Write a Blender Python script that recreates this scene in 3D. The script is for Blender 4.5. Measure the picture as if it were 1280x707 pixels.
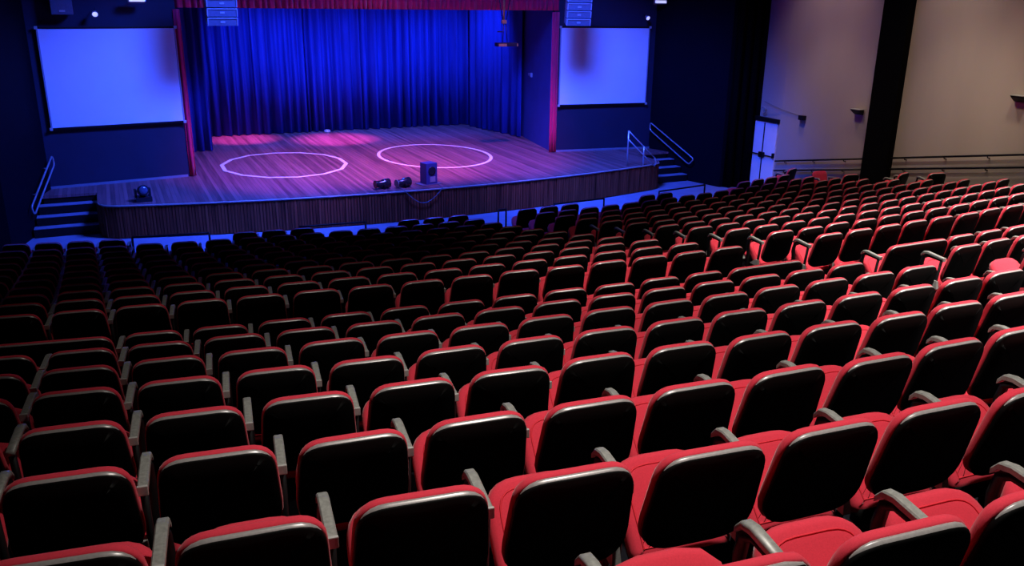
import bpy, bmesh, math, random
from mathutils import Vector, Matrix
random.seed(7)
for o in list(bpy.data.objects): bpy.data.objects.remove(o)
scene = bpy.context.scene
COL = scene.collection
R_ = math.radians

# ------------------------------------------------------------------ camera
# world: x across the hall (0 = centre line), y towards the stage (0 = proscenium), z = 0 floor before the stage
CAM = Vector((-7.17, -23.94, 5.30)); FPX = 1066.16; PITCH = 0.31798; YAW = R_(25.1); ROLL = 0.01259
cd = bpy.data.cameras.new('camera'); cam = bpy.data.objects.new('camera', cd); COL.objects.link(cam)
cd.sensor_fit = 'HORIZONTAL'; cd.sensor_width = 36.0; cd.lens = FPX/1280*36; cd.clip_end = 200; cd.clip_start = 0.05
CM = Matrix.Translation(CAM) @ Matrix.Rotation(-YAW, 4, 'Z') @ Matrix.Rotation(math.pi/2-PITCH, 4, 'X') @ Matrix.Rotation(ROLL, 4, 'Z')
cam.matrix_world = CM
scene.camera = cam
CI = CM.inverted()
def pix(p):
    q = CI @ Vector(p)
    if q.z > -0.3: return None
    return 640+FPX*q.x/-q.z, 353.5-FPX*q.y/-q.z, -q.z

# ------------------------------------------------------------------ world, exposure, lights
w = bpy.data.worlds.new('world'); scene.world = w; w.use_nodes = True
w.node_tree.nodes['Background'].inputs[0].default_value = (0.25, 0.3, 0.5, 1)
w.node_tree.nodes['Background'].inputs[1].default_value = 0.0
vs = scene.view_settings
vs.view_transform = 'Standard'; vs.look = 'None'; vs.exposure = 0.0; vs.gamma = 1.0; vs.use_curve_mapping = False

def spot(name, loc, aim, energy, color, angle=60, blend=0.6, size=0.15):
    d = bpy.data.lights.new(name, 'SPOT'); d.energy = energy; d.color = color
    d.spot_size = R_(angle); d.spot_blend = blend; d.shadow_soft_size = size
    o = bpy.data.objects.new(name, d); COL.objects.link(o); o.location = loc
    o.rotation_euler = (Vector(aim)-Vector(loc)).to_track_quat('-Z', 'Y').to_euler()
    return o
BLUE = (0.03, 0.085, 1.0); PINK = (1.0, 0.10, 0.95); WARM = (1.0, 0.93, 0.86)
# house downlights high in the ceiling
for x, y, e, a in ((-4.6, -21.4, 1300, 76), (0.6, -21.2, 5200, 76), (4.8, -20.2, 6200, 76),
                   (-5.2, -16.8, 260, 70), (-0.6, -16.8, 1500, 70), (3.6, -16.2, 4600, 72), (7.6, -15.6, 4400, 66),
                   (1.6, -12.2, 160, 62), (5.6, -12.4, 520, 62)):
    spot('house_downlight', (x, y, 8.9), (x, y, 0), e, WARM, a, 0.9, 0.16)
# added fill spots that brighten the right wall, no such fixtures known
for y, e, c in ((-6.2, 480, (1.0, 0.68, 0.70)), (-9.9, 620, (1.0, 0.80, 0.66)), (-12.8, 640, (1.0, 0.82, 0.62))):
    spot('wall_washer', (8.7, y, 8.9), (10.75, y, 1.2), e, c, 60, 1.0, 0.3)
spot('wall_washer', (6.6, -10.6, 8.9), (10.75, -10.2, 1.3), 900, (1.0, 0.82, 0.66), 40, 1.0, 0.3)
spot('wall_washer', (6.6, -7.0, 8.9), (10.6, -6.2, 1.2), 600, (1.0, 0.74, 0.66), 36, 1.0, 0.3)
# front-of-house truss, blue wash on stage front, screens and the floor before the stage
for s_ in (-1, 1):
    spot('front_blue_wash', (s_*2.0, -6.4, 8.6), (s_*4.9, -0.6, 1.8), 5200, BLUE, 66, 1.0, 1.4)
    spot('front_blue_wide', (s_*2.4, -6.4, 8.6), (s_*6.6, -2.0, 0.4), 6500, BLUE, 69, 0.6, 1.0)
spot('front_blue_wash', (0, -6.4, 8.6), (0, -2.6, 0.4), 6500, BLUE, 96, 0.8, 0.5)
# blue wash on the back curtain, behind the valance
for u, y, e in ((-2.6, 2.6, 1900), (-0.4, 2.2, 1500), (1.8, 2.2, 1700), (4.1, 2.6, 2100)):
    spot('curtain_blue_wash', (u, y, 6.9), (u*1.0, 6.9, 1.3), e, BLUE, 72, 0.8, 0.1)
spot('stage_blue_top', (0.5, 3.2, 7.2), (0.5, 2.6, 0.8), 2200, BLUE, 110, 0.8, 0.2)
# magenta wash from the front truss, then pink pools on the stage floor
for u in (-2.4, 0.0, 2.6):
    spot('magenta_wash', (u*0.6, -6.0, 8.6), (u, -0.2, 0.8), 3000, (1.0, 0.14, 0.75), 46, 0.9, 0.2)
spot('front_white', (0, -6.2, 8.6), (-0.4, 0.6, 0.8), 900, (1.0, 0.92, 0.70), 48, 0.9, 0.2)
spot('pink_stage_spot', (-2.6, 4.4, 7.0), (-3.2, 6.0, 0.8), 3600, PINK, 26, 0.9, 0.1)
spot('pink_stage_spot', (0.4, 3.6, 7.0), (-0.3, 4.9, 0.8), 4600, PINK, 30, 0.9, 0.1)

# ------------------------------------------------------------------ materials
def mat(name, col, rough=0.6, metal=0.0, spec=0.5, noise=0.0, nscale=20.0, bump=0.0, bscale=200.0, sheen=0.0, emit=None, stretch=None):
    m = bpy.data.materials.new(name); m.use_nodes = True
    nt = m.node_tree; b = nt.nodes['Principled BSDF']
    b.inputs['Base Color'].default_value = (*col, 1); b.inputs['Roughness'].default_value = rough
    b.inputs['Metallic'].default_value = metal; b.inputs['Specular IOR Level'].default_value = spec
    if sheen: b.inputs['Sheen Weight'].default_value = sheen; b.inputs['Sheen Roughness'].default_value = 0.4
    tc = nt.nodes.new('ShaderNodeTexCoord'); mp = nt.nodes.new('ShaderNodeMapping')
    nt.links.new(tc.outputs['Object'], mp.inputs[0])
    if stretch: mp.inputs['Scale'].default_value = stretch
    if noise:
        n = nt.nodes.new('ShaderNodeTexNoise'); n.inputs['Scale'].default_value = nscale; n.inputs['Detail'].default_value = 4
        nt.links.new(mp.outputs[0], n.inputs['Vector'])
        r = nt.nodes.new('ShaderNodeMapRange'); r.inputs[1].default_value = 0.25; r.inputs[2].default_value = 0.75
        r.inputs[3].default_value = 1-noise; r.inputs[4].default_value = 1+noise
        nt.links.new(n.outputs['Fac'], r.inputs[0])
        x = nt.nodes.new('ShaderNodeMix'); x.data_type = 'RGBA'; x.blend_type = 'MULTIPLY'; x.inputs[0].default_value = 1
        x.inputs[6].default_value = (*col, 1); nt.links.new(r.outputs[0], x.inputs[7]); nt.links.new(x.outputs[2], b.inputs['Base Color'])
    if bump:
        n2 = nt.nodes.new('ShaderNodeTexNoise'); n2.inputs['Scale'].default_value = bscale; nt.links.new(mp.outputs[0], n2.inputs['Vector'])
        bp = nt.nodes.new('ShaderNodeBump'); bp.inputs['Strength'].default_value = bump; bp.inputs['Distance'].default_value = 0.004
        nt.links.new(n2.outputs['Fac'], bp.inputs['Height']); nt.links.new(bp.outputs[0], b.inputs['Normal'])
    if emit: b.inputs['Emission Color'].default_value = (*emit[0], 1); b.inputs['Emission Strength'].default_value = emit[1]
    return m
M = dict(
    shell=mat('black_plastic', (0.003, 0.003, 0.003), 0.5, spec=0.12, noise=0.15, nscale=60),
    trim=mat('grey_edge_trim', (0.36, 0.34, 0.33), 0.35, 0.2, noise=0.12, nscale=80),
    red=mat('red_fabric', (0.66, 0.038, 0.066), 0.85, spec=0.15, noise=0.08, nscale=150, bump=0.25, bscale=500, sheen=0.25),
    piping=mat('red_piping', (0.70, 0.03, 0.05), 0.7, spec=0.2, noise=0.05, nscale=90),
    arm=mat('worn_grey_armrest', (0.27, 0.275, 0.25), 0.45, 0.15, noise=0.25, nscale=70),
    armcap=mat('pale_arm_cap', (0.50, 0.50, 0.47), 0.35, 0.2, noise=0.1, nscale=70),
    blackmetal=mat('black_metal', (0.006, 0.006, 0.007), 0.5, 0.2, spec=0.3, noise=0.1, nscale=60),
    hinge=mat('grey_hinge_plastic', (0.30, 0.30, 0.28), 0.6, noise=0.2, nscale=90),
    carpet=mat('dark_carpet', (0.010, 0.010, 0.014), 0.95, spec=0.05, noise=0.3, nscale=40, bump=0.4, bscale=300),
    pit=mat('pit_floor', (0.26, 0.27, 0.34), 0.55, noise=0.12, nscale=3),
    navy=mat('navy_paint', (0.008, 0.010, 0.034), 0.75, noise=0.12, nscale=2.0),
    black=mat('black_drape', (0.002, 0.002, 0.002), 0.9, spec=0.05, noise=0.2, nscale=5),
    ceil=mat('dark_ceiling', (0.01, 0.01, 0.012), 0.9, spec=0.1, noise=0.2, nscale=3),
    beige=mat('beige_wall', (0.42, 0.36, 0.30), 0.8, noise=0.10, nscale=0.7, stretch=(1, 1, 0.25)),
    white=mat('white_door', (0.82, 0.82, 0.85), 0.5, noise=0.05, nscale=4),
    bluecloth=mat('blue_velvet', (0.03, 0.06, 0.36), 0.9, spec=0.05, noise=0.3, nscale=1.2, stretch=(6, 6, 0.5)),
    panelblue=mat('blue_flat', (0.04, 0.055, 0.22), 0.6, noise=0.15, nscale=1.5),
    redcloth=mat('red_velvet', (0.72, 0.018, 0.075), 0.85, spec=0.1, noise=0.15, nscale=3, sheen=0.3, stretch=(5, 5, 0.6)),
    screen=mat('screen_fabric', (0.80, 0.82, 0.85), 0.8, spec=0.1, noise=0.02, nscale=2),
    steel=mat('steel_tube', (0.62, 0.63, 0.66), 0.3, 0.7, noise=0.08, nscale=30),
    tape=mat('white_tape', (0.85, 0.80, 0.70), 0.6, noise=0.08, nscale=12),
    sidewall=mat('near_black_navy', (0.0016, 0.002, 0.006), 0.8, spec=0.1, noise=0.15, nscale=2),
    skirting=mat('pale_skirting', (0.20, 0.20, 0.24), 0.6, noise=0.1, nscale=6),
    stepblue=mat('step_covering', (0.24, 0.24, 0.30), 0.6, noise=0.15, nscale=6),
    gloss=mat('glossy_black', (0.02, 0.02, 0.025), 0.2, spec=0.6, noise=0.1, nscale=30),
    lens=mat('lens_glass', (0.10, 0.12, 0.2), 0.08, 0.2, spec=0.8, noise=0.05, nscale=30),
    array=mat('array_cabinet', (0.10, 0.11, 0.15), 0.5, noise=0.1, nscale=20),
    arrayedge=mat('array_edge', (0.30, 0.32, 0.38), 0.45, noise=0.1, nscale=20),
    gold=mat('brass_hook', (0.45, 0.33, 0.12), 0.35, 0.8, noise=0.1, nscale=30),
    cable=mat('grey_cable', (0.18, 0.18, 0.2), 0.5, noise=0.1, nscale=30),
    lamp=mat('lamp_glow', (0.9, 0.92, 1.0), 0.4, noise=0.02, nscale=8, emit=((0.6, 0.62, 1.0), 0.9)),
)
def wood(name, base, dark, plank, axis, rough):
    m = bpy.data.materials.new(name); m.use_nodes = True; nt = m.node_tree; b = nt.nodes['Principled BSDF']
    b.inputs['Roughness'].default_value = rough; b.inputs['Specular IOR Level'].default_value = 0.2
    tc = nt.nodes.new('ShaderNodeTexCoord'); sp = nt.nodes.new('ShaderNodeSeparateXYZ'); nt.links.new(tc.outputs['Object'], sp.inputs[0])
    dv = nt.nodes.new('ShaderNodeMath'); dv.operation = 'DIVIDE'; dv.inputs[1].default_value = plank
    nt.links.new(sp.outputs[axis], dv.inputs[0])
    fl = nt.nodes.new('ShaderNodeMath'); fl.operation = 'FLOOR'; nt.links.new(dv.outputs[0], fl.inputs[0])
    wn = nt.nodes.new('ShaderNodeTexWhiteNoise'); wn.noise_dimensions = '1D'; nt.links.new(fl.outputs[0], wn.inputs['W'])
    mp = nt.nodes.new('ShaderNodeMapping'); mp.inputs['Scale'].default_value = (14, 0.8, 14) if axis == 0 else (0.8, 14, 14)
    nt.links.new(tc.outputs['Object'], mp.inputs[0])
    no = nt.nodes.new('ShaderNodeTexNoise'); no.inputs['Scale'].default_value = 1.0; no.inputs['Detail'].default_value = 6
    nt.links.new(mp.outputs[0], no.inputs['Vector'])
    ad = nt.nodes.new('ShaderNodeMath'); ad.operation = 'MULTIPLY_ADD'; ad.inputs[1].default_value = 0.55; nt.links.new(wn.outputs['Value'], ad.inputs[0])
    nt.links.new(no.outputs['Fac'], ad.inputs[2])
    cr = nt.nodes.new('ShaderNodeValToRGB'); cr.color_ramp.elements[0].position = 0.35; cr.color_ramp.elements[1].position = 1.05 if False else 1.0
    cr.color_ramp.elements[0].color = (*dark, 1); cr.color_ramp.elements[1].color = (*base, 1)
    nt.links.new(ad.outputs[0], cr.inputs[0])
    fr = nt.nodes.new('ShaderNodeMath'); fr.operation = 'FRACT'; nt.links.new(dv.outputs[0], fr.inputs[0])
    gp = nt.nodes.new('ShaderNodeMath'); gp.operation = 'LESS_THAN'; gp.inputs[1].default_value = 0.06; nt.links.new(fr.outputs[0], gp.inputs[0])
    mx = nt.nodes.new('ShaderNodeMix'); mx.data_type = 'RGBA'; nt.links.new(gp.outputs[0], mx.inputs[0])
    nt.links.new(cr.outputs[0], mx.inputs[6]); mx.inputs[7].default_value = (dark[0]*.4, dark[1]*.4, dark[2]*.4, 1)
    nt.links.new(mx.outputs[2], b.inputs['Base Color'])
    return m
M['stagewood'] = wood('stage_boards', (0.31, 0.125, 0.120), (0.115, 0.046, 0.046), 0.095, 0, 0.45)
M['fascia'] = mat('fascia_batten_wood', (0.24, 0.055, 0.022), 0.8, spec=0.12, noise=0.8, nscale=2.6, stretch=(9, 9, 0.25))
M['edge'] = mat('stage_nosing', (0.45, 0.36, 0.33), 0.4, noise=0.1, nscale=10)

# ------------------------------------------------------------------ mesh helpers
def mesh_from(bm, name, m, smooth=False):
    me = bpy.data.meshes.new(name); bm.normal_update(); bm.to_mesh(me); bm.free()
    for x in (m if isinstance(m, (list, tuple)) else [m]): me.materials.append(x)
    if smooth:
        for p in me.polygons: p.use_smooth = True
    return me
def link(name, me, parent=None, loc=None, rot=None):
    o = bpy.data.objects.new(name, me); COL.objects.link(o)
    if parent: o.parent = parent
    if loc is not None: o.location = loc
    if rot is not None: o.rotation_euler = rot
    return o
def obj(name, bm, m, parent=None, smooth=False, loc=None, rot=None):
    return link(name, mesh_from(bm, name, m, smooth), parent, loc, rot)
def empty(name, loc=(0, 0, 0), rotz=0.0):
    o = bpy.data.objects.new(name, None); COL.objects.link(o); o.location = loc; o.rotation_euler = (0, 0, rotz); o.empty_display_size = 0.1
    return o
def tag(o, label=None, cat=None, group=None, kind=None):
    if label: o['label'] = label
    if cat: o['category'] = cat
    if group: o['group'] = group
    if kind: o['kind'] = kind
    return o
def struct(o, label=None):
    o['kind'] = 'structure'
    if label: o['label'] = label
    return o
def bx(bm, c, s, rot=None, bevel=0.0, mi=0):
    r = bmesh.ops.create_cube(bm, size=1.0); vs_ = r['verts']
    bmesh.ops.scale(bm, vec=s, verts=vs_)
    if bevel:
        es = list({e for v in vs_ for e in v.link_edges})
        rb = bmesh.ops.bevel(bm, geom=es, offset=bevel, segments=2, affect='EDGES', profile=0.7)
        vs_ = [v for v in bm.verts if v.is_valid and v in set(rb['verts']) | set(x for x in vs_ if x.is_valid)]
    if rot is not None: bmesh.ops.rotate(bm, cent=(0, 0, 0), matrix=rot, verts=vs_)
    bmesh.ops.translate(bm, vec=c, verts=vs_)
    if mi:
        for f in {f for v in vs_ for f in v.link_faces}: f.material_index = mi
    return vs_
def tube(bm, pts, r, seg=8, closed=False, mi=0):
    pts = [Vector(p) for p in pts]; n = len(pts); rings = []
    up0 = None
    for i, p in enumerate(pts):
        a = pts[(i-1) % n] if (closed or i > 0) else p
        b = pts[(i+1) % n] if (closed or i < n-1) else p
        t = (b-a).normalized()
        if up0 is None:
            up0 = Vector((0, 0, 1)) if abs(t.z) < 0.9 else Vector((1, 0, 0))
        s = t.cross(up0).normalized(); u = s.cross(t).normalized(); up0 = u
        rr = r[i] if isinstance(r, (list, tuple)) else r
        rings.append([bm.verts.new(p+rr*(math.cos(2*math.pi*k/seg)*s+math.sin(2*math.pi*k/seg)*u)) for k in range(seg)])
    m_ = n if closed else n-1
    for i in range(m_):
        A, B = rings[i], rings[(i+1) % n]
        for k in range(seg):
            f = bm.faces.new((A[k], A[(k+1) % seg], B[(k+1) % seg], B[k])); f.material_index = mi; f.smooth = True
    if not closed:
        bm.faces.new(rings[0][::-1]).material_index = mi; bm.faces.new(rings[-1]).material_index = mi
def lathe(bm, prof, seg=16, mat4=None, mi=0):
    rings = []
    for (r, z) in prof:
        ring = [Vector((r*math.cos(2*math.pi*k/seg), r*math.sin(2*math.pi*k/seg), z)) for k in range(seg)]
        if mat4 is not None: ring = [mat4 @ v for v in ring]
        rings.append([bm.verts.new(v) for v in ring])
    for A, B in zip(rings, rings[1:]):
        for k in range(seg):
            f = bm.faces.new((A[k], A[(k+1) % seg], B[(k+1) % seg], B[k])); f.smooth = True; f.material_index = mi
    bm.faces.new(rings[0][::-1]).material_index = mi; bm.faces.new(rings[-1]).material_index = mi
def quad_wall(p0, p1, z0, z1, t, m, name, side=1, nx=1):
    """vertical slab from p0 to p1 (plan), thickness t pushed to the `side` normal"""
    p0 = Vector((*p0, 0)); p1 = Vector((*p1, 0)); d = (p1-p0).normalized(); n = Vector((-d.y, d.x, 0))*side*t
    bm = bmesh.new(); vv = []
    for z in (z0, z1):
        for p in (p0, p1, p1+n, p0+n): vv.append(bm.verts.new((p.x, p.y, z)))
    for f in ((0, 1, 5, 4), (1, 2, 6, 5), (2, 3, 7, 6), (3, 0, 4, 7), (4, 5, 6, 7), (3, 2, 1, 0)): bm.faces.new([vv[i] for i in f])
    bmesh.ops.recalc_face_normals(bm, faces=bm.faces)
    return obj(name, bm, m)

# ------------------------------------------------------------------ seating lattice
CX, CY, A0, W = 0.04, 36.21, -0.120094, 0.55
H = 0.90                               # height of a seat back above its step
RA, DR, DZ, ST, KZ = 58.17393, 0.832337, 0.193302, -0.226803, 0.0033195
FT = [52.23498, -2.799075, 2.320115, 0.866455, 0.173306, -0.210793, 0.00194165, 0.037511, -0.00037583]
def rear(r, s):
    R = RA-r*DR; a = A0+(s+ST*r)*W/R
    z = -1.570747-r*DZ-KZ*r*(r-6)
    return R, a, z+5.3
def front(r, s):
    RT, zT, oT, d2, dz2, st2, k, g, k3 = FT
    R = RT-r*d2; wd = -min(1, max(0, -s/4.))
    a = A0+(s+oT+st2*r+wd*g*r)*W/R
    return R, a, zT-r*dz2-k*r*r-k3*r**3+5.3
def pos(R, a, z): return Vector((CX+R*math.sin(a), CY-R*math.cos(a), z))

# ------------------------------------------------------------------ floor: one flat step for each row
NF, NR0 = 11, -6
steps = []                              # (R_outer, R_inner, z)
for r in range(NR0, 7):
    R, a, zt = rear(r, 0); steps.append((R, zt-H))
for r in range(NF):
    R, a, zt = front(r, 0); steps.append((R, zt-H))
bm = bmesh.new(); NA = 56; AM = 0.285
prof = []
for i, (R, z) in enumerate(steps):
    Rout = R+0.17 if i else R+2.0
    Rin = steps[i+1][0]+0.17 if i+1 < len(steps) else R-0.72
    prof += [(Rout, z), (Rin, z)]
prof += [(prof[-1][0], 0.0), (34.5, 0.0)]
cols = []
for k in range(NA+1):
    a = -AM+2*AM*k/NA
    cols.append([bm.verts.new(pos(R, a, z)) for R, z in prof])
for A, B in zip(cols, cols[1:]):
    for i in range(len(prof)-1):
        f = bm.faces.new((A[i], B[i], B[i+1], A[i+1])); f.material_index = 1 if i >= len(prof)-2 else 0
bmesh.ops.recalc_face_normals(bm, faces=bm.faces)
fl = obj('floor', bm, [M['carpet'], M['pit']]); struct(fl, 'dark stepped auditorium floor with a blue-lit strip before the stage')

# ------------------------------------------------------------------ room shell
ZC = 9.3
def wall_r(sgn, name, m):
    a = (sgn*10.4, -4.62); b = (sgn*11.75, -29.5)
    return quad_wall(a, b, -0.1, ZC, 0.25, m, name, side=1 if sgn > 0 else -1)
wr = struct(wall_r(1, 'wall_right', M['beige']), 'beige plaster side wall with two handrails')
wl_ = struct(wall_r(-1, 'wall_left', M['beige']))
struct(quad_wall((-12, -29.5), (12, -29.5), -0.1, ZC, 0.25, M['beige'], 'wall_back', side=-1))
bm = bmesh.new(); bx(bm, (0, -10, ZC+0.1), (25, 40, 0.2)); struct(obj('ceiling', bm, M['ceil']))
# wings on both sides of the stage opening, splayed towards the hall
struct(quad_wall((-8.72, -0.45), (-5.36, 0.0), 0.8, ZC, 0.2, M['navy'], 'wall_front_left', side=1), 'navy wall beside the stage opening behind the left screen')
struct(quad_wall((5.40, 0.0), (8.72, -0.45), 0.8, ZC, 0.2, M['navy'], 'wall_front_right', side=1), 'navy wall beside the stage opening behind the right screen')
for sg, nm in ((-1, 'left'), (1, 'right')):
    struct(quad_wall((sg*8.72, -0.45), (sg*9.45, -3.3), 0, ZC, 0.15, M['sidewall'], 'wall_side_'+nm, side=sg))
    struct(quad_wall((sg*9.45, -3.3), (sg*10.5, -3.5), 0, ZC, 0.12, M['sidewall'], 'wall_return_'+nm, side=sg))
    struct(quad_wall((sg*5.5, -0.03), (sg*8.72, -0.47), 0.8, 0.86, 0.02, M['skirting'], 'baseboard_'+nm, side=-sg))
bm = bmesh.new(); bx(bm, (0, 0.2, 7.25), (10.9, 0.2, 4.1)); struct(obj('wall_header', bm, M['black']))
# stage house
for nm, p0, p1, sd in (('wall_stage_back', (-9, 8.6), (9, 8.6), 1), ('wall_stage_left', (-9, -0.2), (-9, 8.6), 1), ('wall_stage_right', (9, -0.2), (9, 8.6), -1)):
    struct(quad_wall(p0, p1, 0.8, ZC, 0.2, M['black'], nm, side=sd))
bm = bmesh.new(); bx(bm, (0, 4.3, ZC+0.1), (18.4, 9, 0.2)); struct(obj('ceiling_stage', bm, M['black']))
# black return curtain hiding the corner towards the doors
def drape(name, p0, p1, z0, z1, amp, wl, m, parent=None, nz=3, phase=0.0, thick=0.0, jit=0.35, seed=1):
    rnd = random.Random(seed)
    p0 = Vector((*p0, 0)); p1 = Vector((*p1, 0)); L = (p1-p0).length; d = (p1-p0)/L; n = Vector((-d.y, d.x, 0))
    N_ = max(8, int(L/wl*10)); bm = bmesh.new()
    # irregular fold phases
    ph = phase; pts = []
    k_ = 1.0
    for i in range(N_+1):
        s = L*i/N_
        if i % 10 == 0: k_ = 1+rnd.uniform(-jit, jit); am = amp*(1+rnd.uniform(-jit, jit))
        ph += 2*math.pi/10*k_
        pts.append((s, am*math.sin(ph)+0.25*am*math.sin(2.3*ph+1)))
    rows = []
    for j in range(nz+1):
        f = j/nz; z = z1+(z0-z1)*f
        rows.append([bm.verts.new(p0+d*s+n*o*(0.75+0.35*f)+Vector((0, 0, z))) for s, o in pts])
    for A, B in zip(rows, rows[1:]):
        for i in range(N_):
            fc = bm.faces.new((A[i], A[i+1], B[i+1], B[i])); fc.smooth = True
    me = mesh_from(bm, name, m, True)
    o = link(name, me, parent)
    md = o.modifiers.new('thick', 'SOLIDIFY'); md.thickness = 0.015
    return o
o = drape('side_masking_curtain', (9.50, -3.42), (10.46, -3.62), 0.02, ZC-0.3, 0.05, 0.3, M['black'], seed=5)
tag(o, 'black floor-length masking curtain between the right stair and the white doors', 'curtain')

# ------------------------------------------------------------------ stage platform
def fy(x): return -3.82+0.0172*x*x
outline = []
for i in range(41):
    x = -7.35+14.7*i/40; outline.append((x, fy(x)))
corner_r = [(7.55, fy(7.35)+0.12), (7.66, fy(7.35)+0.32), (7.70, fy(7.35)+0.6)]
right = corner_r+[(7.70, -1.3), (8.92, -1.3), (8.71, -0.45), (8.98, -0.3), (8.98, 8.6)]
left = [(-x, y) for x, y in reversed(right)]
poly = outline+right+left
st = empty('stage_platform', (0, -3.8, 0))
def sp_(bm): bmesh.ops.translate(bm, vec=(0, 3.8, 0), verts=bm.verts); return bm
bm = bmesh.new(); top = [bm.verts.new((x, y, 0.80)) for x, y in poly]; bot = [bm.verts.new((x, y, 0.74)) for x, y in poly]
bm.faces.new(top)
for i in range(len(poly)):
    j = (i+1) % len(poly); bm.faces.new((bot[i], bot[j], top[j], top[i]))
bmesh.ops.recalc_face_normals(bm, faces=bm.faces)
sp_(bm); obj('deck', bm, M['stagewood'], st)
# body under the deck
bm = bmesh.new(); inn = [(x*0.993, y+0.03) for x, y in poly]
t2 = [bm.verts.new((x, y, 0.74)) for x, y in inn]; b2 = [bm.verts.new((x, y, 0.0)) for x, y in inn]
for i in range(len(poly)):
    j = (i+1) % len(poly); bm.faces.new((b2[i], b2[j], t2[j], t2[i]))
bmesh.ops.recalc_face_normals(bm, faces=bm.faces)
sp_(bm); obj('plinth', bm, M['blackmetal'], st)
# batten cladding along the curved front: hundreds of narrow strips
path = [(-x, y) for x, y in reversed(corner_r)]+outline+corner_r
bm = bmesh.new()
def along(path, step):
    out = []; acc = 0.0
    for (x0, y0), (x1, y1) in zip(path, path[1:]):
        L = math.hypot(x1-x0, y1-y0); t = acc
        while t < L:
            out.append((x0+(x1-x0)*t/L, y0+(y1-y0)*t/L, math.atan2(y1-y0, x1-x0))); t += step
        acc = t-L
    return out
for x, y, an in along(path, 0.072):
    dp = random.uniform(0.02, 0.034)
    bx(bm, (x, y+0.012, 0.375), (0.054, dp, 0.72), Matrix.Rotation(an, 3, 'Z') if False else None) if False else None
    c, s_ = math.cos(an), math.sin(an); hw = 0.029; d0 = dp
    vv = []
    for z in (0.02, 0.735):
        for (a_, b_) in ((-hw, -d0), (hw, -d0), (hw, 0.03), (-hw, 0.03)):
            vv.append(bm.verts.new((x+a_*c-b_*s_, y+0.02+a_*s_+b_*c, z)))
    for f in ((0, 1, 5, 4), (1, 2, 6, 5), (3, 0, 4, 7), (4, 5, 6, 7)): bm.faces.new([vv[i] for i in f])
bmesh.ops.recalc_face_normals(bm, faces=bm.faces)
sp_(bm); o = obj('batten_cladding', bm, M['fascia'], st); o['kind'] = 'stuff'
bm = bmesh.new(); tube(bm, [(x, y-0.012, 0.775) for x, y in path], 0.022, 6); sp_(bm); obj('nosing', bm, M['edge'], st)
tag(st, 'wooden stage platform with curved front clad in narrow upright battens', 'stage')
# taped rings
def ring(name, cx, cy, rx, ry, n, wdt, label):
    bm = bmesh.new(); I = []; O_ = []
    for k in range(n):
        t = 2*math.pi*k/n+0.2
        jx = random.uniform(-.02, .02) if n < 20 else 0
        c, s = math.cos(t), math.sin(t)
        O_.append((cx+(rx+wdt/2+jx)*c, cy+(ry+wdt/2+jx)*s)); I.append((cx+(rx-wdt/2+jx)*c, cy+(ry-wdt/2+jx)*s))
    vt = [[bm.verts.new((x-cx, y-cy, z)) for x, y in L] for L in (O_, I) for z in (0.004, 0.0)]
    for k in range(n):
        j = (k+1) % n
        bm.faces.new((vt[0][k], vt[0][j], vt[2][j], vt[2][k])); bm.faces.new((vt[1][k], vt[1][j], vt[0][j], vt[0][k])); bm.faces.new((vt[2][k], vt[2][j], vt[3][j], vt[3][k]))
    bmesh.ops.recalc_face_normals(bm, faces=bm.faces)
    o = obj(name, bm, M['tape'], loc=(cx, cy, 0.80)); tag(o, label, 'floor marking')
ring('tape_ring', -2.80, 0.86, 1.72, 2.02, 14, 0.11, 'faceted white tape ring on the stage floor, the left one')
ring('tape_ring', 1.71, 0.75, 1.66, 2.12, 40, 0.10, 'smooth round white tape ring on the stage floor, the right one')

# ------------------------------------------------------------------ stairs at both ends of the stage
for sgn, side in ((-1, 'left'), (1, 'right')):
    t = empty('stage_stair', (sgn*8.5, -2.2, 0))
    for k, (y, z) in enumerate(((-1.58, 0.6), (-1.86, 0.4), (-2.14, 0.2))):
        bm = bmesh.new(); x0, x1 = 7.71, (8.97, 9.03, 9.10)[k]
        bx(bm, ((x0+x1)/2*sgn-sgn*8.5, (y+ -1.3)/2+2.2, z-0.1), (x1-x0, abs(y+1.3), 0.2), bevel=0.008)
        sb = obj('step', bm, M['blackmetal'], t)  # black body paints in the riser shade, pale treads keep the lit tone
        bm = bmesh.new(); bx(bm, ((x0+x1)/2*sgn-sgn*8.5, y+0.13+2.2, z+0.006), (x1-x0-0.02, 0.27, 0.016), bevel=0.004); obj('tread', bm, M['stepblue'], sb)
    tag(t, 'three-step stair up to the stage at its %s end' % side, 'stair')
# wall handrails: closed steel loops
def wall_rail(p, label):
    t = empty('stair_handrail', (p[0][0], p[0][1], p[0][2]))
    o0 = Vector(p[0]); bm = bmesh.new()
    pts = [Vector(q)-o0 for q in p]
    # rounded corners
    fine = []
    n = len(pts)
    for i in range(n):
        a, b, c = pts[i-1], pts[i], pts[(i+1) % n]
        u = (a-b).normalized(); v = (c-b).normalized(); r = min(0.08, (a-b).length*.4, (c-b).length*.4)
        for q in (0, .33, .67, 1):
            fine.append((b+u*r)*(1-q)**2+2*b*q*(1-q)+(b+v*r)*q*q)
    tube(bm, fine, 0.021, 8, closed=True); obj('rail_loop', bm, M['steel'], t)
    for f in (0.25, 0.75):
        bm = bmesh.new(); q = pts[0]*(1-f)+pts[1]*f; sx = 1 if p[0][0] > 0 else -1
        tube(bm, [q, q+Vector((0.12*sx, 0.06, -0.03))], 0.012, 6); obj('bracket', bm, M['steel'], t)
    tag(t, label, 'handrail')
wall_rail([(8.63, -0.60, 1.66), (9.09, -2.42, 0.74), (9.03, -2.26, 0.55), (8.63, -0.60, 1.42)], 'steel loop handrail on the navy wall above the right stage stair')
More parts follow.
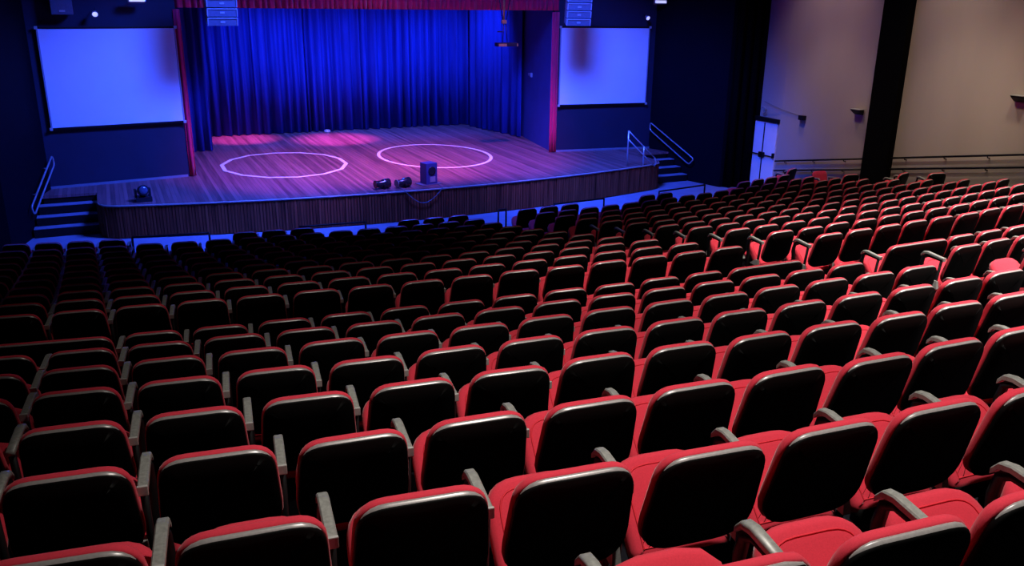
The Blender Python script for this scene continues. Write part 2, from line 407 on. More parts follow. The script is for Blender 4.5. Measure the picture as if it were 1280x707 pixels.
wall_rail([(-8.58, -0.60, 1.64), (-9.06, -2.2, 0.74), (-9.02, -2.12, 0.55), (-8.56, -0.60, 1.42)], 'steel loop handrail on the dark wall above the left stage stair')
# free-standing rail at the right stage corner
t = empty('stage_corner_rail', (6.3, -2.98, 0.8))
bm = bmesh.new(); tube(bm, [(0, 0, 0), (0, 0, 1.02)], 0.022, 8); obj('post', bm, M['steel'], t)
bm = bmesh.new(); tube(bm, [(0.52, -0.05, 0.0), (0.52, -0.05, 0.56)], 0.022, 8); obj('post', bm, M['steel'], t)
for dz in (0, -0.24):
    bm = bmesh.new(); tube(bm, [(0, 0, 1.02+dz), (0.52, -0.05, 0.54+dz), (0.9, -0.08, 0.20+dz)], 0.018, 8); obj('rail', bm, M['steel'], t)
bm = bmesh.new(); tube(bm, [(0.9, -0.08, 0.20), (0.95, -0.08, 0.07), (0.9, -0.08, -0.04)], 0.018, 8); obj('rail_end', bm, M['steel'], t)
tag(t, 'steel two-bar handrail with posts standing on the right corner of the stage', 'handrail')

# ------------------------------------------------------------------ drapery
t = empty('back_curtain', (0, 6.9, 0.8))
edges = [-6.2, -4.4, -2.55, -0.75, 1.1, 2.95, 4.4, 5.35]
for i, (a, b) in enumerate(zip(edges, edges[1:])):
    o = drape('curtain_panel', (a-0.04, 0.0), (b+0.04, 0.0), 0.02, 7.4, 0.13, 0.33, M['bluecloth'], t, seed=20+i, phase=i*1.3)
    o.location = (0, 0.05*(i % 2), 0)
tag(t, 'wide blue pleated velvet curtain across the back of the stage', 'curtain')
o = drape('stage_leg_curtain', (-6.4, 3.75), (-4.42, 4.0), 0.82, 8.0, 0.08, 0.30, M['bluecloth'], seed=41)
tag(o, 'dark blue pleated curtain leg at the left side of the stage', 'curtain')
o = drape('stage_leg_curtain', (5.15, 6.45), (5.80, 3.15), 0.82, 8.0, 0.09, 0.42, M['bluecloth'], seed=42)
tag(o, 'blue pleated side curtain between the back curtain and the flat panel at right', 'curtain')
t = empty('side_flat', (5.98, 3.5, 0.8))
d = Vector((5.45-5.98, 0.32-3.5, 0)); L = d.length; d.normalize(); nrm = Vector((-d.y, d.x, 0))
bm = bmesh.new(); rot = Matrix.Rotation(math.atan2(d.y, d.x), 3, 'Z')
bx(bm, d*L/2+Vector((0, 0, 3.4)), (L, 0.05, 6.8), rot, 0.006); obj('panel', bm, M['panelblue'], t)
bm = bmesh.new(); bx(bm, d*1.07-nrm*0.05+Vector((0, 0, 2.2)), (0.22, 0.06, 0.09), rot, 0.01); bx(bm, d*1.28-nrm*0.06+Vector((0, 0, 2.2)), (0.07, 0.07, 0.14), rot, 0.01); obj('wall_box', bm, M['arrayedge'], t)
tag(t, 'tall smooth dark blue flat standing inside the right stage opening', 'stage flat')
# red valance and tormentors
o = drape('valance', (-5.45, -0.02), (5.52, -0.02), 5.07, 6.2, 0.045, 0.17, M['redcloth'], seed=51)
tag(o, 'crimson pleated valance hanging across the top of the stage opening', 'curtain')
o = drape('tormentor_curtain', (5.25, -0.06), (5.48, -0.08), 0.82, 5.03, 0.03, 0.12, M['redcloth'], seed=52, nz=6)
tag(o, 'narrow crimson drape down the right edge of the stage opening', 'curtain')
o = drape('tormentor_curtain', (-5.45, -0.06), (-5.29, -0.05), 0.82, 5.03, 0.03, 0.12, M['redcloth'], seed=53, nz=6)
tag(o, 'narrow crimson drape down the left edge of the stage opening', 'curtain')

# ------------------------------------------------------------------ projection screens
def screen(x0, y0, x1, y1, zb, zt, label):
    p0 = Vector((x0, y0, 0)); p1 = Vector((x1, y1, 0)); d = (p1-p0).normalized(); L = (p1-p0).length; c = (p0+p1)/2
    an = math.atan2(d.y, d.x); t = empty('projection_screen', (c.x, c.y, zb), an); hh = zt-zb
    bm = bmesh.new(); bx(bm, (0, 0, hh/2), (L-0.04, 0.02, hh-0.04)); obj('canvas', bm, M['screen'], t)
    for a in ((0, 0, hh), (0, 0, 0)):
        bm = bmesh.new(); bx(bm, a, (L+0.06, 0.05, 0.05), bevel=0.008); obj('frame_bar', bm, M['blackmetal'], t)
    for a in ((-L/2, 0, hh/2), (L/2, 0, hh/2)):
        bm = bmesh.new(); bx(bm, a, (0.03, 0.045, hh), bevel=0.006); obj('frame_post', bm, M['arrayedge'], t)
    for sx in (-1, 1):
        for z in (0, hh):
            bm = bmesh.new(); bx(bm, (sx*(L/2+0.015), -0.035, z), (0.07, 0.03, 0.07), bevel=0.008); obj('corner_bracket', bm, M['armcap'], t)
    tag(t, label, 'projection screen')
screen(-8.50, -0.52, -5.46, -0.12, 2.26, 4.60, 'blank projection screen lit blue on the navy wall left of the stage')
screen(5.52, -0.12, 8.45, -0.50, 2.26, 4.60, 'blank projection screen lit blue on the navy wall right of the stage')

# ------------------------------------------------------------------ hanging line arrays
def line_array(x, y, rz, label):
    t = empty('line_array', (x, y, 4.72), rz); z = 0.0; yo = 0.0
    for k in range(6):
        tilt = R_(-14+2.6*k); m_ = None
        bm = bmesh.new(); bx(bm, (0, 0, 0), (0.66, 0.36, 0.185), bevel=0.012)
        rotm = Matrix.Rotation(-tilt, 3, 'X'); bmesh.ops.rotate(bm, cent=(0, 0, 0), matrix=rotm, verts=bm.verts)
        bmesh.ops.translate(bm, vec=(0, yo, z+0.1), verts=bm.verts); md = obj('speaker_module', bm, M['array'], t)
        bm = bmesh.new(); bx(bm, (0, -0.185, 0.088), (0.68, 0.03, 0.018)); bx(bm, (0.0, -0.188, 0.0), (0.10, 0.012, 0.04))
        for sx in (-1, 1): bx(bm, (sx*0.335, -0.12, 0), (0.02, 0.16, 0.16))
        bmesh.ops.rotate(bm, cent=(0, 0, 0), matrix=rotm, verts=bm.verts); bmesh.ops.translate(bm, vec=(0, yo, z+0.1), verts=bm.verts)
        obj('rigging_edge', bm, M['arrayedge'], md)
        z += 0.2; yo -= 0.2*math.sin(-tilt)*0.6
    bm = bmesh.new(); bx(bm, (0, yo, z+0.06), (0.5, 0.3, 0.06), bevel=0.01); tube(bm, [(0, yo, z), (0, yo, ZC-4.72)], 0.012, 6); obj('fly_bar', bm, M['blackmetal'], t)
    tag(t, label, 'loudspeaker')
line_array(-4.54, -2.0, R_(4), 'hanging column of blue-lit loudspeakers at the left of the stage opening')
line_array(5.02, -2.0, R_(-14), 'hanging column of blue-lit loudspeakers at the right of the stage opening')

# ------------------------------------------------------------------ hanging lighting bar in front of the valance
t = empty('hanging_light_mount', (3.24, -1.0, 4.15))
bm = bmesh.new(); tube(bm, [(-0.02, 0, 0.55), (0.0, 0, ZC-4.15)], 0.03, 8); obj('pole', bm, M['gold'], t)
for sx in (-1, 1):
    bm = bmesh.new(); tube(bm, [(sx*0.03, 0, 0.55), (sx*0.17, 0, 1.25)], 0.014, 6); obj('brace', bm, M['blackmetal'], t)
for sx in (-0.05, 0.09):
    bm = bmesh.new(); tube(bm, [(sx, 0, 0.06), (sx*0.4, 0, 0.58)], 0.012, 6); obj('drop_rod', bm, M['blackmetal'], t)
bm = bmesh.new(); bx(bm, (-0.02, 0, 0.62), (0.14, 0.1, 0.1), bevel=0.015); obj('clamp', bm, M['gold'], t)
bm = bmesh.new(); bx(bm, (-0.14, 0, 0.35), (0.16, 0.03, 0.03), bevel=0.005); obj('hook', bm, M['blackmetal'], t)
bm = bmesh.new(); bx(bm, (0.06, 0, 0.0), (0.62, 0.24, 0.10), bevel=0.015); obj('bar_body', bm, M['blackmetal'], t)
bm = bmesh.new(); bx(bm, (-0.10, -0.122, -0.01), (0.24, 0.012, 0.07)); bx(bm, (0.36, -0.122, -0.01), (0.03, 0.012, 0.08)); obj('plate', bm, M['gold'], t)
tag(t, 'brass and black pole mount with a flat bar hanging before the valance', 'light fixture')

# ------------------------------------------------------------------ things on the stage
t = empty('moving_head_light', (-6.72, -2.70, 0.80), R_(8))
bm = bmesh.new(); bx(bm, (0, 0, 0.06), (0.36, 0.30, 0.12), bevel=0.02); obj('base', bm, M['gloss'], t)
for sx in (-1, 1):
    bm = bmesh.new(); bx(bm, (sx*0.155, 0, 0.20), (0.05, 0.12, 0.20), bevel=0.015); obj('yoke_arm', bm, M['gloss'], t)
bm = bmesh.new(); mm = Matrix.Translation((0, -0.02, 0.25)) @ Matrix.Rotation(R_(75), 4, 'X')
lathe(bm, [(0.06, -0.16), (0.11, -0.13), (0.12, 0.0), (0.125, 0.13), (0.11, 0.15)], 16, mm); hd = obj('head', bm, M['gloss'], t)
bm = bmesh.new(); lathe(bm, [(0.095, 0.15), (0.09, 0.165), (0.03, 0.172)], 16, mm); obj('lens', bm, M['lens'], hd)
tag(t, 'black moving-head stage light near the left end of the stage edge', 'stage light')
def par(x, y, rz, label, capm):
    t = empty('par_can', (x, y, 0.80), rz); mm = Matrix.Translation((0, 0, 0.13)) @ Matrix.Rotation(R_(90), 4, 'Y')
    bm = bmesh.new(); lathe(bm, [(0.05, -0.20), (0.085, -0.18), (0.09, -0.02), (0.115, 0.03), (0.12, 0.19), (0.11, 0.20)], 16, mm); b_ = obj('can', bm, M['gloss'], t)
    bm = bmesh.new(); lathe(bm, [(0.10, -0.205), (0.10, -0.19)], 16, mm @ Matrix.Translation((0, 0, 0.0))); obj('rear_cap', bm, M[capm], b_)
    bm = bmesh.new(); lathe(bm, [(0.098, 0.195), (0.08, 0.207)], 16, mm); obj('lens', bm, M['lens'], b_)
    bm = bmesh.new(); tube(bm, [(0, -0.13, 0.13), (0.0, -0.14, 0.02), (0, 0, 0.012), (0, 0.14, 0.02), (0, 0.13, 0.13)], 0.014, 6); obj('yoke', bm, M['blackmetal'], t)
    tag(t, label, 'stage light')
par(-1.19, -3.42, R_(12), 'black par can lying at the stage edge, left of the pair', 'gloss')
par(-0.66, -3.46, R_(18), 'par can with pale round rear at the stage edge, beside the small loudspeaker', 'armcap')
t = empty('stage_monitor', (0.10, -3.26, 0.80), R_(14))
bm = bmesh.new(); bx(bm, (0, 0, 0.28), (0.34, 0.30, 0.56), bevel=0.02); b_ = obj('cabinet', bm, M['panelblue'], t)
bm = bmesh.new(); mm = Matrix.Translation((0, -0.15, 0.36)) @ Matrix.Rotation(R_(90), 4, 'X'); lathe(bm, [(0.11, 0.0), (0.115, 0.012), (0.08, 0.004), (0.02, 0.012)], 18, mm); obj('driver_cone', bm, M['gloss'], b_)
bm = bmesh.new(); bx(bm, (0.02, -0.154, 0.14), (0.16, 0.012, 0.14), bevel=0.003); obj('rear_plate', bm, M['arrayedge'], b_)
bm = bmesh.new(); bx(bm, (0, 0, 0.008), (0.6, 0.4, 0.016)); obj('foot_board', bm, M['array'], t)
tag(t, 'upright blue-lit loudspeaker cabinet at the middle of the stage edge', 'loudspeaker')
bm = bmesh.new(); pts = []
for k in range(30):
    f = k/29; x = -0.75+1.0*f; sag = math.sin(math.pi*f)
    pts.append((x, fy(x)-0.06, 0.80-0.34*sag if 0.03 < f < 0.97 else 0.815))
pts = [(-0.80, -3.40, 0.812)]+pts+[(0.28, -3.45, 0.812)]
tube(bm, pts, 0.010, 6); o = obj('power_cable', bm, M['cable']); tag(o, 'thin cable looping down over the stage front below the small loudspeaker', 'cable')
t = empty('floor_lamp_puck', (-0.22, 6.62, 0.80)); bm = bmesh.new(); lathe(bm, [(0.12, 0), (0.12, 0.05), (0.09, 0.09), (0.04, 0.10)], 14); obj('housing', bm, M['armcap'], t)
tag(t, 'small pale dome on the stage floor at the foot of the back curtain', 'floor light')

# ------------------------------------------------------------------ lamps and boxes high on the wing walls
t = empty('wall_loudspeaker', (-7.92, -0.62, 4.90), R_(7)); bm = bmesh.new(); bx(bm, (0, 0, 0.35), (0.46, 0.34, 0.7), bevel=0.02); obj('cabinet', bm, M['array'], t)
bm = bmesh.new(); bx(bm, (0.0, -0.18, 0.08), (0.12, 0.02, 0.04)); obj('badge', bm, M['armcap'], t); tag(t, 'dark box loudspeaker high on the wall above the left screen', 'loudspeaker')
def small_lamp(x, y, z, label, big=False):
    t = empty('wall_lamp', (x, y, z)); s = 1.0 if big else 0.55
    bm = bmesh.new(); mm = Matrix.Rotation(R_(115), 4, 'X'); lathe(bm, [(0.06*s, -0.16*s), (0.10*s, -0.05*s), (0.13*s, 0.10*s)], 12, mm); obj('shade', bm, M['steel'], t)
    bm = bmesh.new(); lathe(bm, [(0.11*s, 0.10*s), (0.09*s, 0.12*s)], 12, mm); obj('bulb', bm, M['lamp'], t)
    bm = bmesh.new(); tube(bm, [(0, 0.05, 0.02), (0, 0.25, 0.10)], 0.02*s, 6); obj('arm', bm, M['blackmetal'], t)
    tag(t, label, 'lamp')
small_lamp(-7.22, -0.62, 4.93, 'small lit lamp head on the dark wall above the left screen')
small_lamp(8.20, -0.72, 4.90, 'small lit lamp head on the dark wall above the right screen')
def flood(x, y, z, rz, label):
    t = empty('floodlight', (x, y, z), rz)
    bm = bmesh.new(); bx(bm, (0, 0, 0), (0.40, 0.16, 0.12), Matrix.Rotation(R_(-20), 3, 'X'), 0.02); obj('housing', bm, M['steel'], t)
    bm = bmesh.new(); bx(bm, (0, -0.085, 0), (0.34, 0.02, 0.08), Matrix.Rotation(R_(-20), 3, 'X'), 0.004); obj('lamp_face', bm, M['lamp'], t)
    bm = bmesh.new(); tube(bm, [(0, 0.05, 0.03), (0, 0.35, 0.12)], 0.02, 6); obj('arm', bm, M['blackmetal'], t)
    tag(t, label, 'floodlight')
flood(-6.28, -0.55, 5.24, R_(6), 'bright rectangular floodlight above the left screen at the picture top')
flood(8.55, -0.85, 5.36, R_(-20), 'bright angled floodlight above the right screen at the picture top')

# ------------------------------------------------------------------ right wall: doors, pillar, handrails, fittings
t = empty('door_1', (10.42, -4.02, 0.0), R_(-90)); t['kind'] = 'structure'; t['label'] = 'white double exit door in blue light at the end of the beige wall'
# local x runs along -y of the hall, local -y... the leaf faces the hall (-x world = local -y)
struct(quad_wall((10.47, -3.2), (10.40, -4.64), -0.1, ZC, 0.25, M['beige'], 'wall_door', side=1), 'pale wall strip holding the white double door')
for k, sx in enumerate((-1, 1)):
    bm = bmesh.new(); bx(bm, (sx*0.27, -0.03, 1.02), (0.52, 0.04, 2.02), bevel=0.006); lf = obj('door_leaf', bm, M['white'], t)
    bm = bmesh.new(); bx(bm, (sx*0.27, -0.085, 1.06), (0.44, 0.03, 0.035), bevel=0.006); bx(bm, (sx*0.06, -0.08, 1.06), (0.09, 0.07, 0.16), bevel=0.01); bx(bm, (sx*0.50, -0.08, 1.10), (0.06, 0.07, 0.14), bevel=0.01)
    obj('push_bar', bm, M['blackmetal'], lf)
bm = bmesh.new(); bx(bm, (0, -0.04, 2.10), (1.16, 0.10, 0.12), bevel=0.01); obj('lintel', bm, M['blackmetal'], t)
bm = bmesh.new(); bx(bm, (0, -0.055, 1.0), (0.03, 0.03, 2.0)); obj('centre_strip', bm, M['blackmetal'], t)
WD = Vector((1.35, -24.88, 0)).normalized()          # along the right wall, away from the stage
def onwall(y, z, off=0.0):
    f = (-4.62-y)/24.88; return Vector((10.4+1.35*f-off, y, z))
wrot = math.atan2(WD.y, WD.x)
t = empty('round_wall_plate', (10.36, -3.92, 2.36)); bm = bmesh.new()
tube(bm, [(-0.02, 0.09*math.cos(2*math.pi*k/16), 0.09*math.sin(2*math.pi*k/16)) for k in range(16)], 0.014, 6, closed=True); bx(bm, (0, 0, 0), (0.02, 0.05, 0.10)); obj('ring', bm, M['hinge'], t)
tag(t, 'small round plate on the wall above the white doors', 'wall fitting')
pc = onwall(-8.18, 0, 0.10); bm = bmesh.new(); bx(bm, (0, 0, ZC/2), (0.76, 0.22, ZC), Matrix.Rotation(wrot, 3, 'Z'), 0.01)
o = obj('pillar', bm, M['black'], loc=(pc.x, pc.y, 0)); tag(o, 'black full-height pillar on the beige wall', 'pillar')
def rail(y0, z0, y1, z1, name, label, n):
    a = onwall(y0, z0, 0.09); b = onwall(y1, z1, 0.09); t = empty(name, a); bm = bmesh.new()
    tube(bm, [Vector((0, 0, 0)), b-a], 0.024, 8); obj('bar', bm, M['blackmetal'], t)
    for k in range(n):
        f = (k+0.35)/n; q = (b-a)*f; bm = bmesh.new(); tube(bm, [q, q+Vector((0.02, 0, -0.05)), q+Vector((0.10, 0, -0.06))], 0.014, 6); obj('bracket', bm, M['blackmetal'], t)
    tag(t, label, 'handrail')
SL = 0.1825
for (z0, nm) in ((0.97, 'upper'), (0.69, 'lower')):
    rail(-4.66, z0, -7.78, z0+SL*3.12, 'wall_handrail', '%s black handrail on the beige wall between the doors and the pillar' % nm, 3)
    rail(-8.58, z0+SL*3.92, -16, z0+SL*11.34, 'wall_handrail', '%s black handrail on the beige wall right of the pillar' % nm, 7)
bm = bmesh.new(); bx(bm, (0, 0, 0), (0.12, 0.20, 0.13), bevel=0.015); o = obj('wall_box', bm, M['blackmetal'], loc=onwall(-5.48, 2.32, 0.06)); tag(o, 'small dark box on the beige wall near the doors', 'wall fitting')
def sconce(y, z, label):
    p = onwall(y, z, 0.0); t = empty('wall_sconce', p); bm = bmesh.new()
    pr = [(-0.02, 0.06), (-0.20, 0.06), (-0.17, 0.02), (-0.06, -0.06), (-0.02, -0.08)]
    A = [bm.verts.new((x, -0.15, zz)) for x, zz in pr]; B = [bm.verts.new((x, 0.15, zz)) for x, zz in pr]
    bm.faces.new(A); bm.faces.new(B[::-1])
    for i in range(5): bm.faces.new((A[i], B[i], B[(i+1) % 5], A[(i+1) % 5]))
    bmesh.ops.recalc_face_normals(bm, faces=bm.faces); obj('shade', bm, M['blackmetal'], t)
    bm = bmesh.new(); bx(bm, (-0.11, 0, 0.065), (0.20, 0.32, 0.012)); obj('rim', bm, M['hinge'], t); tag(t, label, 'wall lamp')
sconce(-7.35, 2.70, 'unlit dark wedge uplight on the beige wall left of the pillar')
sconce(-11.55, 3.45, 'unlit dark wedge uplight on the beige wall at the picture edge')
bm = bmesh.new(); tube(bm, [onwall(-3.95, 2.62, 0.05), onwall(-4.7, 2.45, 0.03), onwall(-5.4, 2.36, 0.03)], 0.008, 5); o = obj('conduit', bm, M['cable']); tag(o, 'thin cable on the wall running from the doors to the small box', 'cable')

# ------------------------------------------------------------------ low rails before the front row
def front_rail(x0, x1, label):
    t = None; RR = 42.45; zz = 0.70
    a0, a1 = math.asin((x0-CX)/RR), math.asin((x1-CX)/RR); base = pos(RR, a0, 0); t = empty('front_row_rail', base)
    p = [pos(RR, a0+(a1-a0)*k/6, zz)-base for k in range(7)]
    bm = bmesh.new(); tube(bm, p, 0.022, 8); obj('bar', bm, M['blackmetal'], t)
    for q in (p[0], p[-1]):
        bm = bmesh.new(); tube(bm, [q, Vector((q.x, q.y, 0))], 0.022, 8); obj('post', bm, M['blackmetal'], t)
    tag(t, label, 'rail')
front_rail(-7.08, -5.62, 'low black rail before the front row, first from the left')
front_rail(-3.82, -2.40, 'low black rail before the front row, second from the left')
front_rail(0.75, 0.95, 'short low black rail end beside the centre aisle at the front row')
front_rail(2.24, 3.69, 'low black rail before the front row, right of the centre aisle')
front_rail(5.45, 7.08, 'low black rail before the front row near the right stair')

# ------------------------------------------------------------------ theatre seats
def trap(wb, wt, h, rb, rt, seg=6, off=0.0):
    """rounded trapezoid outline, counter-clockwise, x across, v up"""
    cs = [(-wb/2, 0, rb), (wb/2, 0, rb), (wt/2, h, rt), (-wt/2, h, rt)]; out = []
    for i in range(4):
        x, y, r = cs[i]; p = Vector((x, y)); a = Vector(cs[i-1][:2])-p; b = Vector(cs[(i+1) % 4][:2])-p; a.normalize(); b.normalize()
        for k in range(seg+1):
            q = k/seg; pt = (p+a*r)*(1-q)**2+2*p*q*(1-q)+(p+b*r)*q*q; out.append(pt)
    if off:
        n = len(out); res = []
        for i in range(n):
            t = (out[(i+1) % n]-out[i-1]); t.normalize(); res.append(out[i]+Vector((t.y, -t.x))*off)
        out = res
    return out
TILT = R_(14); BH = 0.47
def bp_(x, v, t):                       # seat-back coordinates to chair space
    return (x, (BH-v)*math.sin(TILT)+t*math.cos(TILT), H-(BH-v)*math.cos(TILT)+t*math.sin(TILT))
def loops(bm, L, cap0=None, cap1=None):
    rings = [[bm.verts.new(p) for p in l] for l in L]; n = len(rings[0])
    for A, B in zip(rings, rings[1:]):
        for i in range(n): bm.faces.new((A[i], A[(i+1) % n], B[(i+1) % n], B[i]))
    for cap, ring in ((cap0, rings[0]), (cap1, rings[-1])):
        if cap is None: continue
        c = bm.verts.new(cap)
        for i in range(n): bm.faces.new((ring[i], ring[(i+1) % n], c))
    bmesh.ops.recalc_face_normals(bm, faces=bm.faces)
def seat_meshes(extra=0.0, seg=6):
    wb, wt = 0.505+extra, 0.445+extra; D = {}
    T = lambda off, t: [bp_(p.x, p.y, t) for p in trap(wb, wt, BH, 0.17, 0.105, seg, off)]
    bm = bmesh.new(); loops(bm, [T(0, 0.0), T(0.0, -0.014), T(-0.006, -0.022), T(-0.10, -0.032)], None, bp_(0, BH*.5, -0.036)); D['back_shell'] = mesh_from(bm, 'back_shell', M['shell'], True)
    bm = bmesh.new(); ol = trap(wb, wt, BH, 0.17, 0.105, seg); keep = sorted(k for k in range(len(ol)) if ol[k].y > BH*0.78)  # highlight of the glossy shell edge, painted as a grey top strip
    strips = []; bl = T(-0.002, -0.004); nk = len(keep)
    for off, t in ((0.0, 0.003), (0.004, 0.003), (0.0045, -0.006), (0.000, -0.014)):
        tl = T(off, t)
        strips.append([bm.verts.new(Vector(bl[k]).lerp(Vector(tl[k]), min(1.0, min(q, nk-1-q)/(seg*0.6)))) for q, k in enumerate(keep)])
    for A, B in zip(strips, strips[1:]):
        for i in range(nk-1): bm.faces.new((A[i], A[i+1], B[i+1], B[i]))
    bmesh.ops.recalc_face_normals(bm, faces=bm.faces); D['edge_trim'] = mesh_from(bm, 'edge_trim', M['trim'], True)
    bm = bmesh.new(); loops(bm, [T(-0.02, 0.002), T(0.001, 0.002), T(0.005, 0.010), T(0.005, 0.026), T(-0.003, 0.040), T(-0.022, 0.050), T(-0.10, 0.054)], None, bp_(0, BH*.5, 0.052)); D['back_cushion'] = mesh_from(bm, 'back_cushion', M['red'], True)
    sw, sd = 0.465+extra, 0.42; SA = R_(45)            # seats half tipped up
    def sv(x, l, t): return (x, 0.135+l*math.cos(SA)-t*math.sin(SA), 0.37+l*math.sin(SA)+t*math.cos(SA))
    S = lambda off, t: [sv(p.x, p.y, t) for p in trap(sw*0.96, sw*0.93, sd, 0.05, 0.15, seg, off)]
    bm = bmesh.new(); loops(bm, [S(-0.03, -0.085), S(0, -0.07), S(0.008, -0.035), S(-0.002, -0.010), S(-0.022, 0.0), S(-0.07, 0.004)], None, sv(0, 0.2, 0.008)); D['seat_cushion'] = mesh_from(bm, 'seat_cushion', M['red'], True)
    bm = bmesh.new(); tube(bm, S(-0.045, 0.0025), 0.004, 4, closed=True); D['piping'] = mesh_from(bm, 'piping', M['piping'], True)
    bm = bmesh.new(); loops(bm, [S(-0.06, -0.14), S(-0.02, -0.125), S(-0.012, -0.08)], sv(0, 0.2, -0.145), None)
    bx(bm, (0, 0.17, 0.33), (sw*0.9, 0.06, 0.08)); D['seat_pan'] = mesh_from(bm, 'seat_pan', M['shell'], True)
    return D
def arm_meshes():
    D = {}
    bm = bmesh.new(); prof = [(0.100, 0.760), (0.310, 0.786), (0.360, 0.778), (0.388, 0.745)]
    A = []; 
    for y, z in prof: A.append([(-0.021, y, z-0.026), (-0.021, y, z-0.006), (-0.016, y, z), (0.016, y, z), (0.021, y, z-0.006), (0.021, y, z-0.026)])
    rings = [[bm.verts.new(p) for p in a] for a in A]
    for P, Q in zip(rings, rings[1:]):
        for i in range(6): bm.faces.new((P[i], P[(i+1) % 6], Q[(i+1) % 6], Q[i]))
    bm.faces.new(rings[0]); bm.faces.new(rings[-1]); bmesh.ops.recalc_face_normals(bm, faces=bm.faces); D['armrest'] = mesh_from(bm, 'armrest', M['arm'])
    bm = bmesh.new(); bx(bm, (0, 0.097, 0.741), (0.043, 0.014, 0.044), bevel=0.004); D['arm_cap'] = mesh_from(bm, 'arm_cap', M['armcap'])
    bm = bmesh.new(); tube(bm, [(0, 0.11, 0.722), (0, 0.31, 0.742), (0, 0.358, 0.72), (0, 0.374, 0.64), (0, 0.35, 0.30), (0, 0.33, 0.0)], [0.014, 0.018, 0.022, 0.024, 0.024, 0.024], 6)
    tube(bm, [(0, 0.13, 0.72), (0, 0.17, 0.36), (0, 0.22, 0.0)], 0.018, 6); bx(bm, (0, 0.28, 0.01), (0.06, 0.26, 0.02)); D['arm_support'] = mesh_from(bm, 'arm_support', M['blackmetal'])
    bm = bmesh.new(); vv = [bm.verts.new(p) for p in ((-0.03, 0.10, 0.40), (0.012, 0.10, 0.40), (0.012, 0.26, 0.42), (-0.03, 0.26, 0.42), (-0.02, 0.12, 0.485), (0.008, 0.12, 0.485), (0.008, 0.17, 0.49), (-0.02, 0.17, 0.49))]
    for f in ((0, 1, 5, 4), (1, 2, 6, 5), (2, 3, 7, 6), (3, 0, 4, 7), (4, 5, 6, 7), (3, 2, 1, 0)): bm.faces.new([vv[i] for i in f])
    bmesh.ops.recalc_face_normals(bm, faces=bm.faces); D['hinge_cover'] = mesh_from(bm, 'hinge_cover', M['hinge'])
    return D
SM = seat_meshes(); SMW = seat_meshes(0.55); AMH = arm_meshes()
ARMX = 0.252
def build_seat(p, a, label, group, wide=False, left_arm=False, rx=0.0, rz=0.0, name='theatre_seat', half=None):
    D = SMW if wide else SM
    t = empty(name, p, a+rz); t.rotation_euler = (rx, 0, a+rz)
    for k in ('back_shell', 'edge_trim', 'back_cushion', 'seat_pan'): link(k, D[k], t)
    sc = link('seat_cushion', D['seat_cushion'], t); link('piping', D['piping'], sc)
    xs = [ARMX+(0.275 if wide else 0)]
    if left_arm: xs.append(-xs[0])
    for x in xs:
        ar = link('armrest', AMH['armrest'], t, (x, 0, 0)); link('arm_cap', AMH['arm_cap'], ar)
        link('arm_support', AMH['arm_support'], t, (x, 0, 0)); link('hinge_cover', AMH['hinge_cover'], t, (x-0.02, 0, 0))
    tag(t, label, 'chair', group)
    return t
ORD = ['zeroth', 'first', 'second', 'third', 'fourth', 'fifth', 'sixth', 'seventh', 'eighth', 'ninth', 'tenth', 'eleventh', 'twelfth']
def nth(k): return '%d%s' % (k, 'th' if 10 <= k % 100 <= 20 else {1: 'st', 2: 'nd', 3: 'rd'}.get(k % 10, 'th'))
cands = []                              # (depth, block, row, section, s, pos, angle, wide, left_arm)
RIGHT_END = 25
for r in range(-1, 7):
    for sec, lo, hi in (('left', -4, 12), ('right', 15, 31)):
        s = lo
        while s <= hi:
            ss = s+(0.3 if sec == 'right' else 0); wide = False; u = ss
            if r == 6 and (s in (-2, 11) or (sec == 'right' and s == 15)): wide = True; u = ss+0.5
            R, a, z = rear(r, u); P = pos(R, a, z-H); q = pix(P+Vector((0, 0, H)))
            if q and abs(P.x) < 9.6: cands.append([q, 'rear', r, sec, s, P, a, wide, s == lo])
            s += 2 if wide else 1
for r in range(NF):
    for sec, lo, hi in (('left', -8, 8), ('right', 11, 26)):
        for s in range(lo, hi+1):
            R, a, z = front(r, s); P = pos(R, a, z-H); q = pix(P+Vector((0, 0, H)))
            if r == NF-1 and any(x0-0.15 < P.x < x1+0.15 for x0, x1 in ((-7.08, -5.62), (-3.82, -2.40), (2.24, 3.69), (5.45, 7.08))): continue
            if q and -9.4 < P.x < 9.5: cands.append([q, 'front', r, sec, s, P, a, False, s == lo])
def inview(q, m=0): return -0.45*FPX*0.5/q[2]-m < q[0] < 1280+0.45*FPX*0.5/q[2]+m and q[1] < 707+m
vis = sorted([c for c in cands if inview(c[0])], key=lambda c: c[0][2])
single = vis[:300]; rest = vis[300:]+[c for c in cands if not inview(c[0]) and inview(c[0], 420) and c[0][2] > 1.0]
print('SEATS in view', len(vis), 'single', len(single), 'stuff', len(rest))
byrow = {}
for c in vis: byrow.setdefault((c[1], c[2], c[3]), []).append(c)
order = {}
for k, L in byrow.items():
    L.sort(key=lambda c: c[0][0])
    for i, c in enumerate(L): order[id(c)] = (i+1, len(L))
GOLD = {}
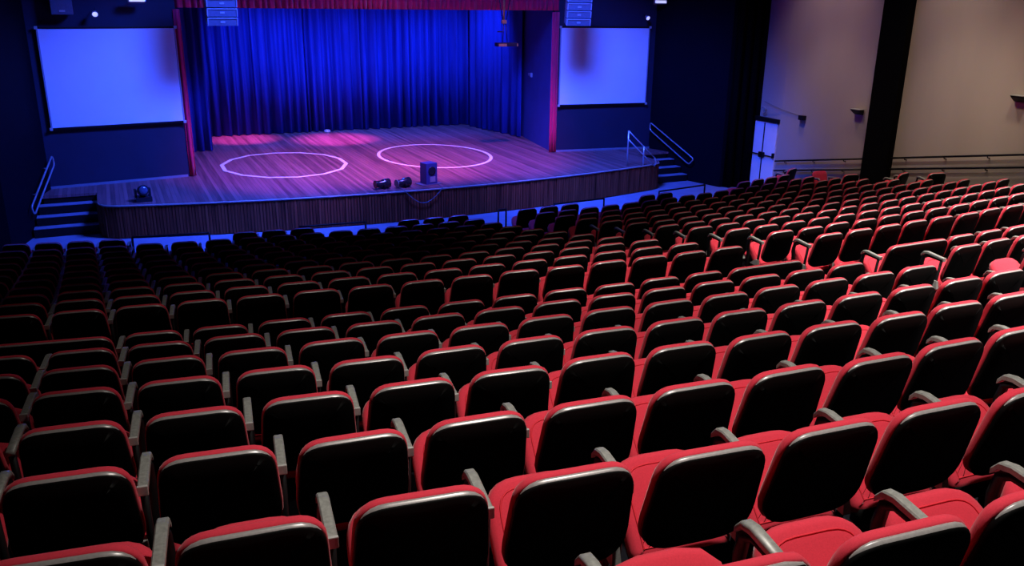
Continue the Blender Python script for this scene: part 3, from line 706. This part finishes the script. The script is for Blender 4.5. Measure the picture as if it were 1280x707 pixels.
for c in single:
    q, blk, r, sec, s, P, a, wide, la = c; i, n = order[id(c)]
    if blk == 'rear':
        k = 7-r                          # 1 = directly behind the walkway
        rowtxt = {8: 'nearest row', 7: 'second nearest row'}.get(k, '%s row behind cross walkway' % ORD[k])
    else:
        k = 11-r
        rowtxt = {1: 'front row', 11: 'last row before cross walkway'}.get(k, '%s row from stage' % ORD[k])
    if wide: lab = 'double-width black-backed red seat, %s' % ({-2: 'left end of row behind cross walkway', 11: 'left of the aisle behind cross walkway'}.get(s, 'right of the aisle behind cross walkway'))
    else: lab = 'black-backed red seat, %s from left in %s, %s section' % (nth(i), rowtxt, sec)
    rnd = random.Random(hash((r, s, blk == 'rear')) & 0xffff)
    rx = rnd.gauss(0, 0.010); rz = rnd.gauss(0, 0.012)
    build_seat(P, a, lab, 'theatre seats in rows', wide, la, rx, rz)
# remaining seats: same shape, lighter mesh, one object
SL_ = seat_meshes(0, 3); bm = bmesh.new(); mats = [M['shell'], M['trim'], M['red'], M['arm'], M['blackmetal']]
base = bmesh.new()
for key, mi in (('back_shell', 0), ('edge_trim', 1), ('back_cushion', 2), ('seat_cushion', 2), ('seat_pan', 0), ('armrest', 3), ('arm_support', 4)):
    src = SL_[key] if key in SL_ else AMH[key]; b0 = len(base.verts); nf = len(base.faces)
    base.from_mesh(src); base.verts.ensure_lookup_table(); base.faces.ensure_lookup_table()
    if key in ('armrest', 'arm_support'):
        for v in base.verts[b0:]: v.co.x += ARMX
    for f in base.faces[nf:]: f.material_index = mi; f.smooth = True
bme = bpy.data.meshes.new('seat_lowpoly'); base.to_mesh(bme); base.free()
import numpy as np
nv = len(bme.vertices); co = np.empty(nv*3, 'f'); bme.vertices.foreach_get('co', co); co = co.reshape(-1, 3)
faces = [tuple(p.vertices) for p in bme.polygons]; fm = [p.material_index for p in bme.polygons]
V = []; F = []; FM = []
for i, c in enumerate(rest):
    P, a = c[5], c[6]; ca, sa = math.cos(a), math.sin(a)
    X = co[:, 0]*ca-co[:, 1]*sa+P.x; Y = co[:, 0]*sa+co[:, 1]*ca+P.y; Z = co[:, 2]+P.z
    V.append(np.stack([X, Y, Z], 1)); F += [tuple(v+i*nv for v in f) for f in faces]; FM += fm
if rest:
    me = bpy.data.meshes.new('far_seats'); me.from_pydata(np.concatenate(V).tolist(), [], F); me.update()
    for m in mats: me.materials.append(m)
    me.polygons.foreach_set('material_index', FM); me.polygons.foreach_set('use_smooth', [True]*len(F)); me.update()
    o = link('far_seats', me); tag(o, 'distant red seats with black backs in the dim rows nearest the stage', 'chair', kind='stuff')
bpy.data.meshes.remove(bme)
# loose seats left standing along the right wall
def step_z(x, y):
    R = math.hypot(x-CX, y-CY); zz = 0.0
    for (Rr, z) in steps:
        if R <= Rr+0.17: zz = z
    return zz
for (x, y, rot, lab) in ((10.02, -5.75, R_(20), 'loose dark-backed seat nearest the white doors by the beige wall'),
                         (10.02, -6.72, R_(174), 'loose seat turned round to show its red front by the beige wall'),
                         (9.96, -7.93, R_(-8), 'loose seat standing askew just left of the black pillar'),
                         (10.12, -9.4, R_(15), 'loose seat against the beige wall just right of the black pillar'),
                         (10.14, -10.3, R_(-12), 'second loose seat right of the black pillar, turned to the wall')):
    build_seat(Vector((x, y, step_z(x, y))), rot, lab, 'loose seats along the right wall', False, True, 0, 0)
bpy.context.view_layer.update()
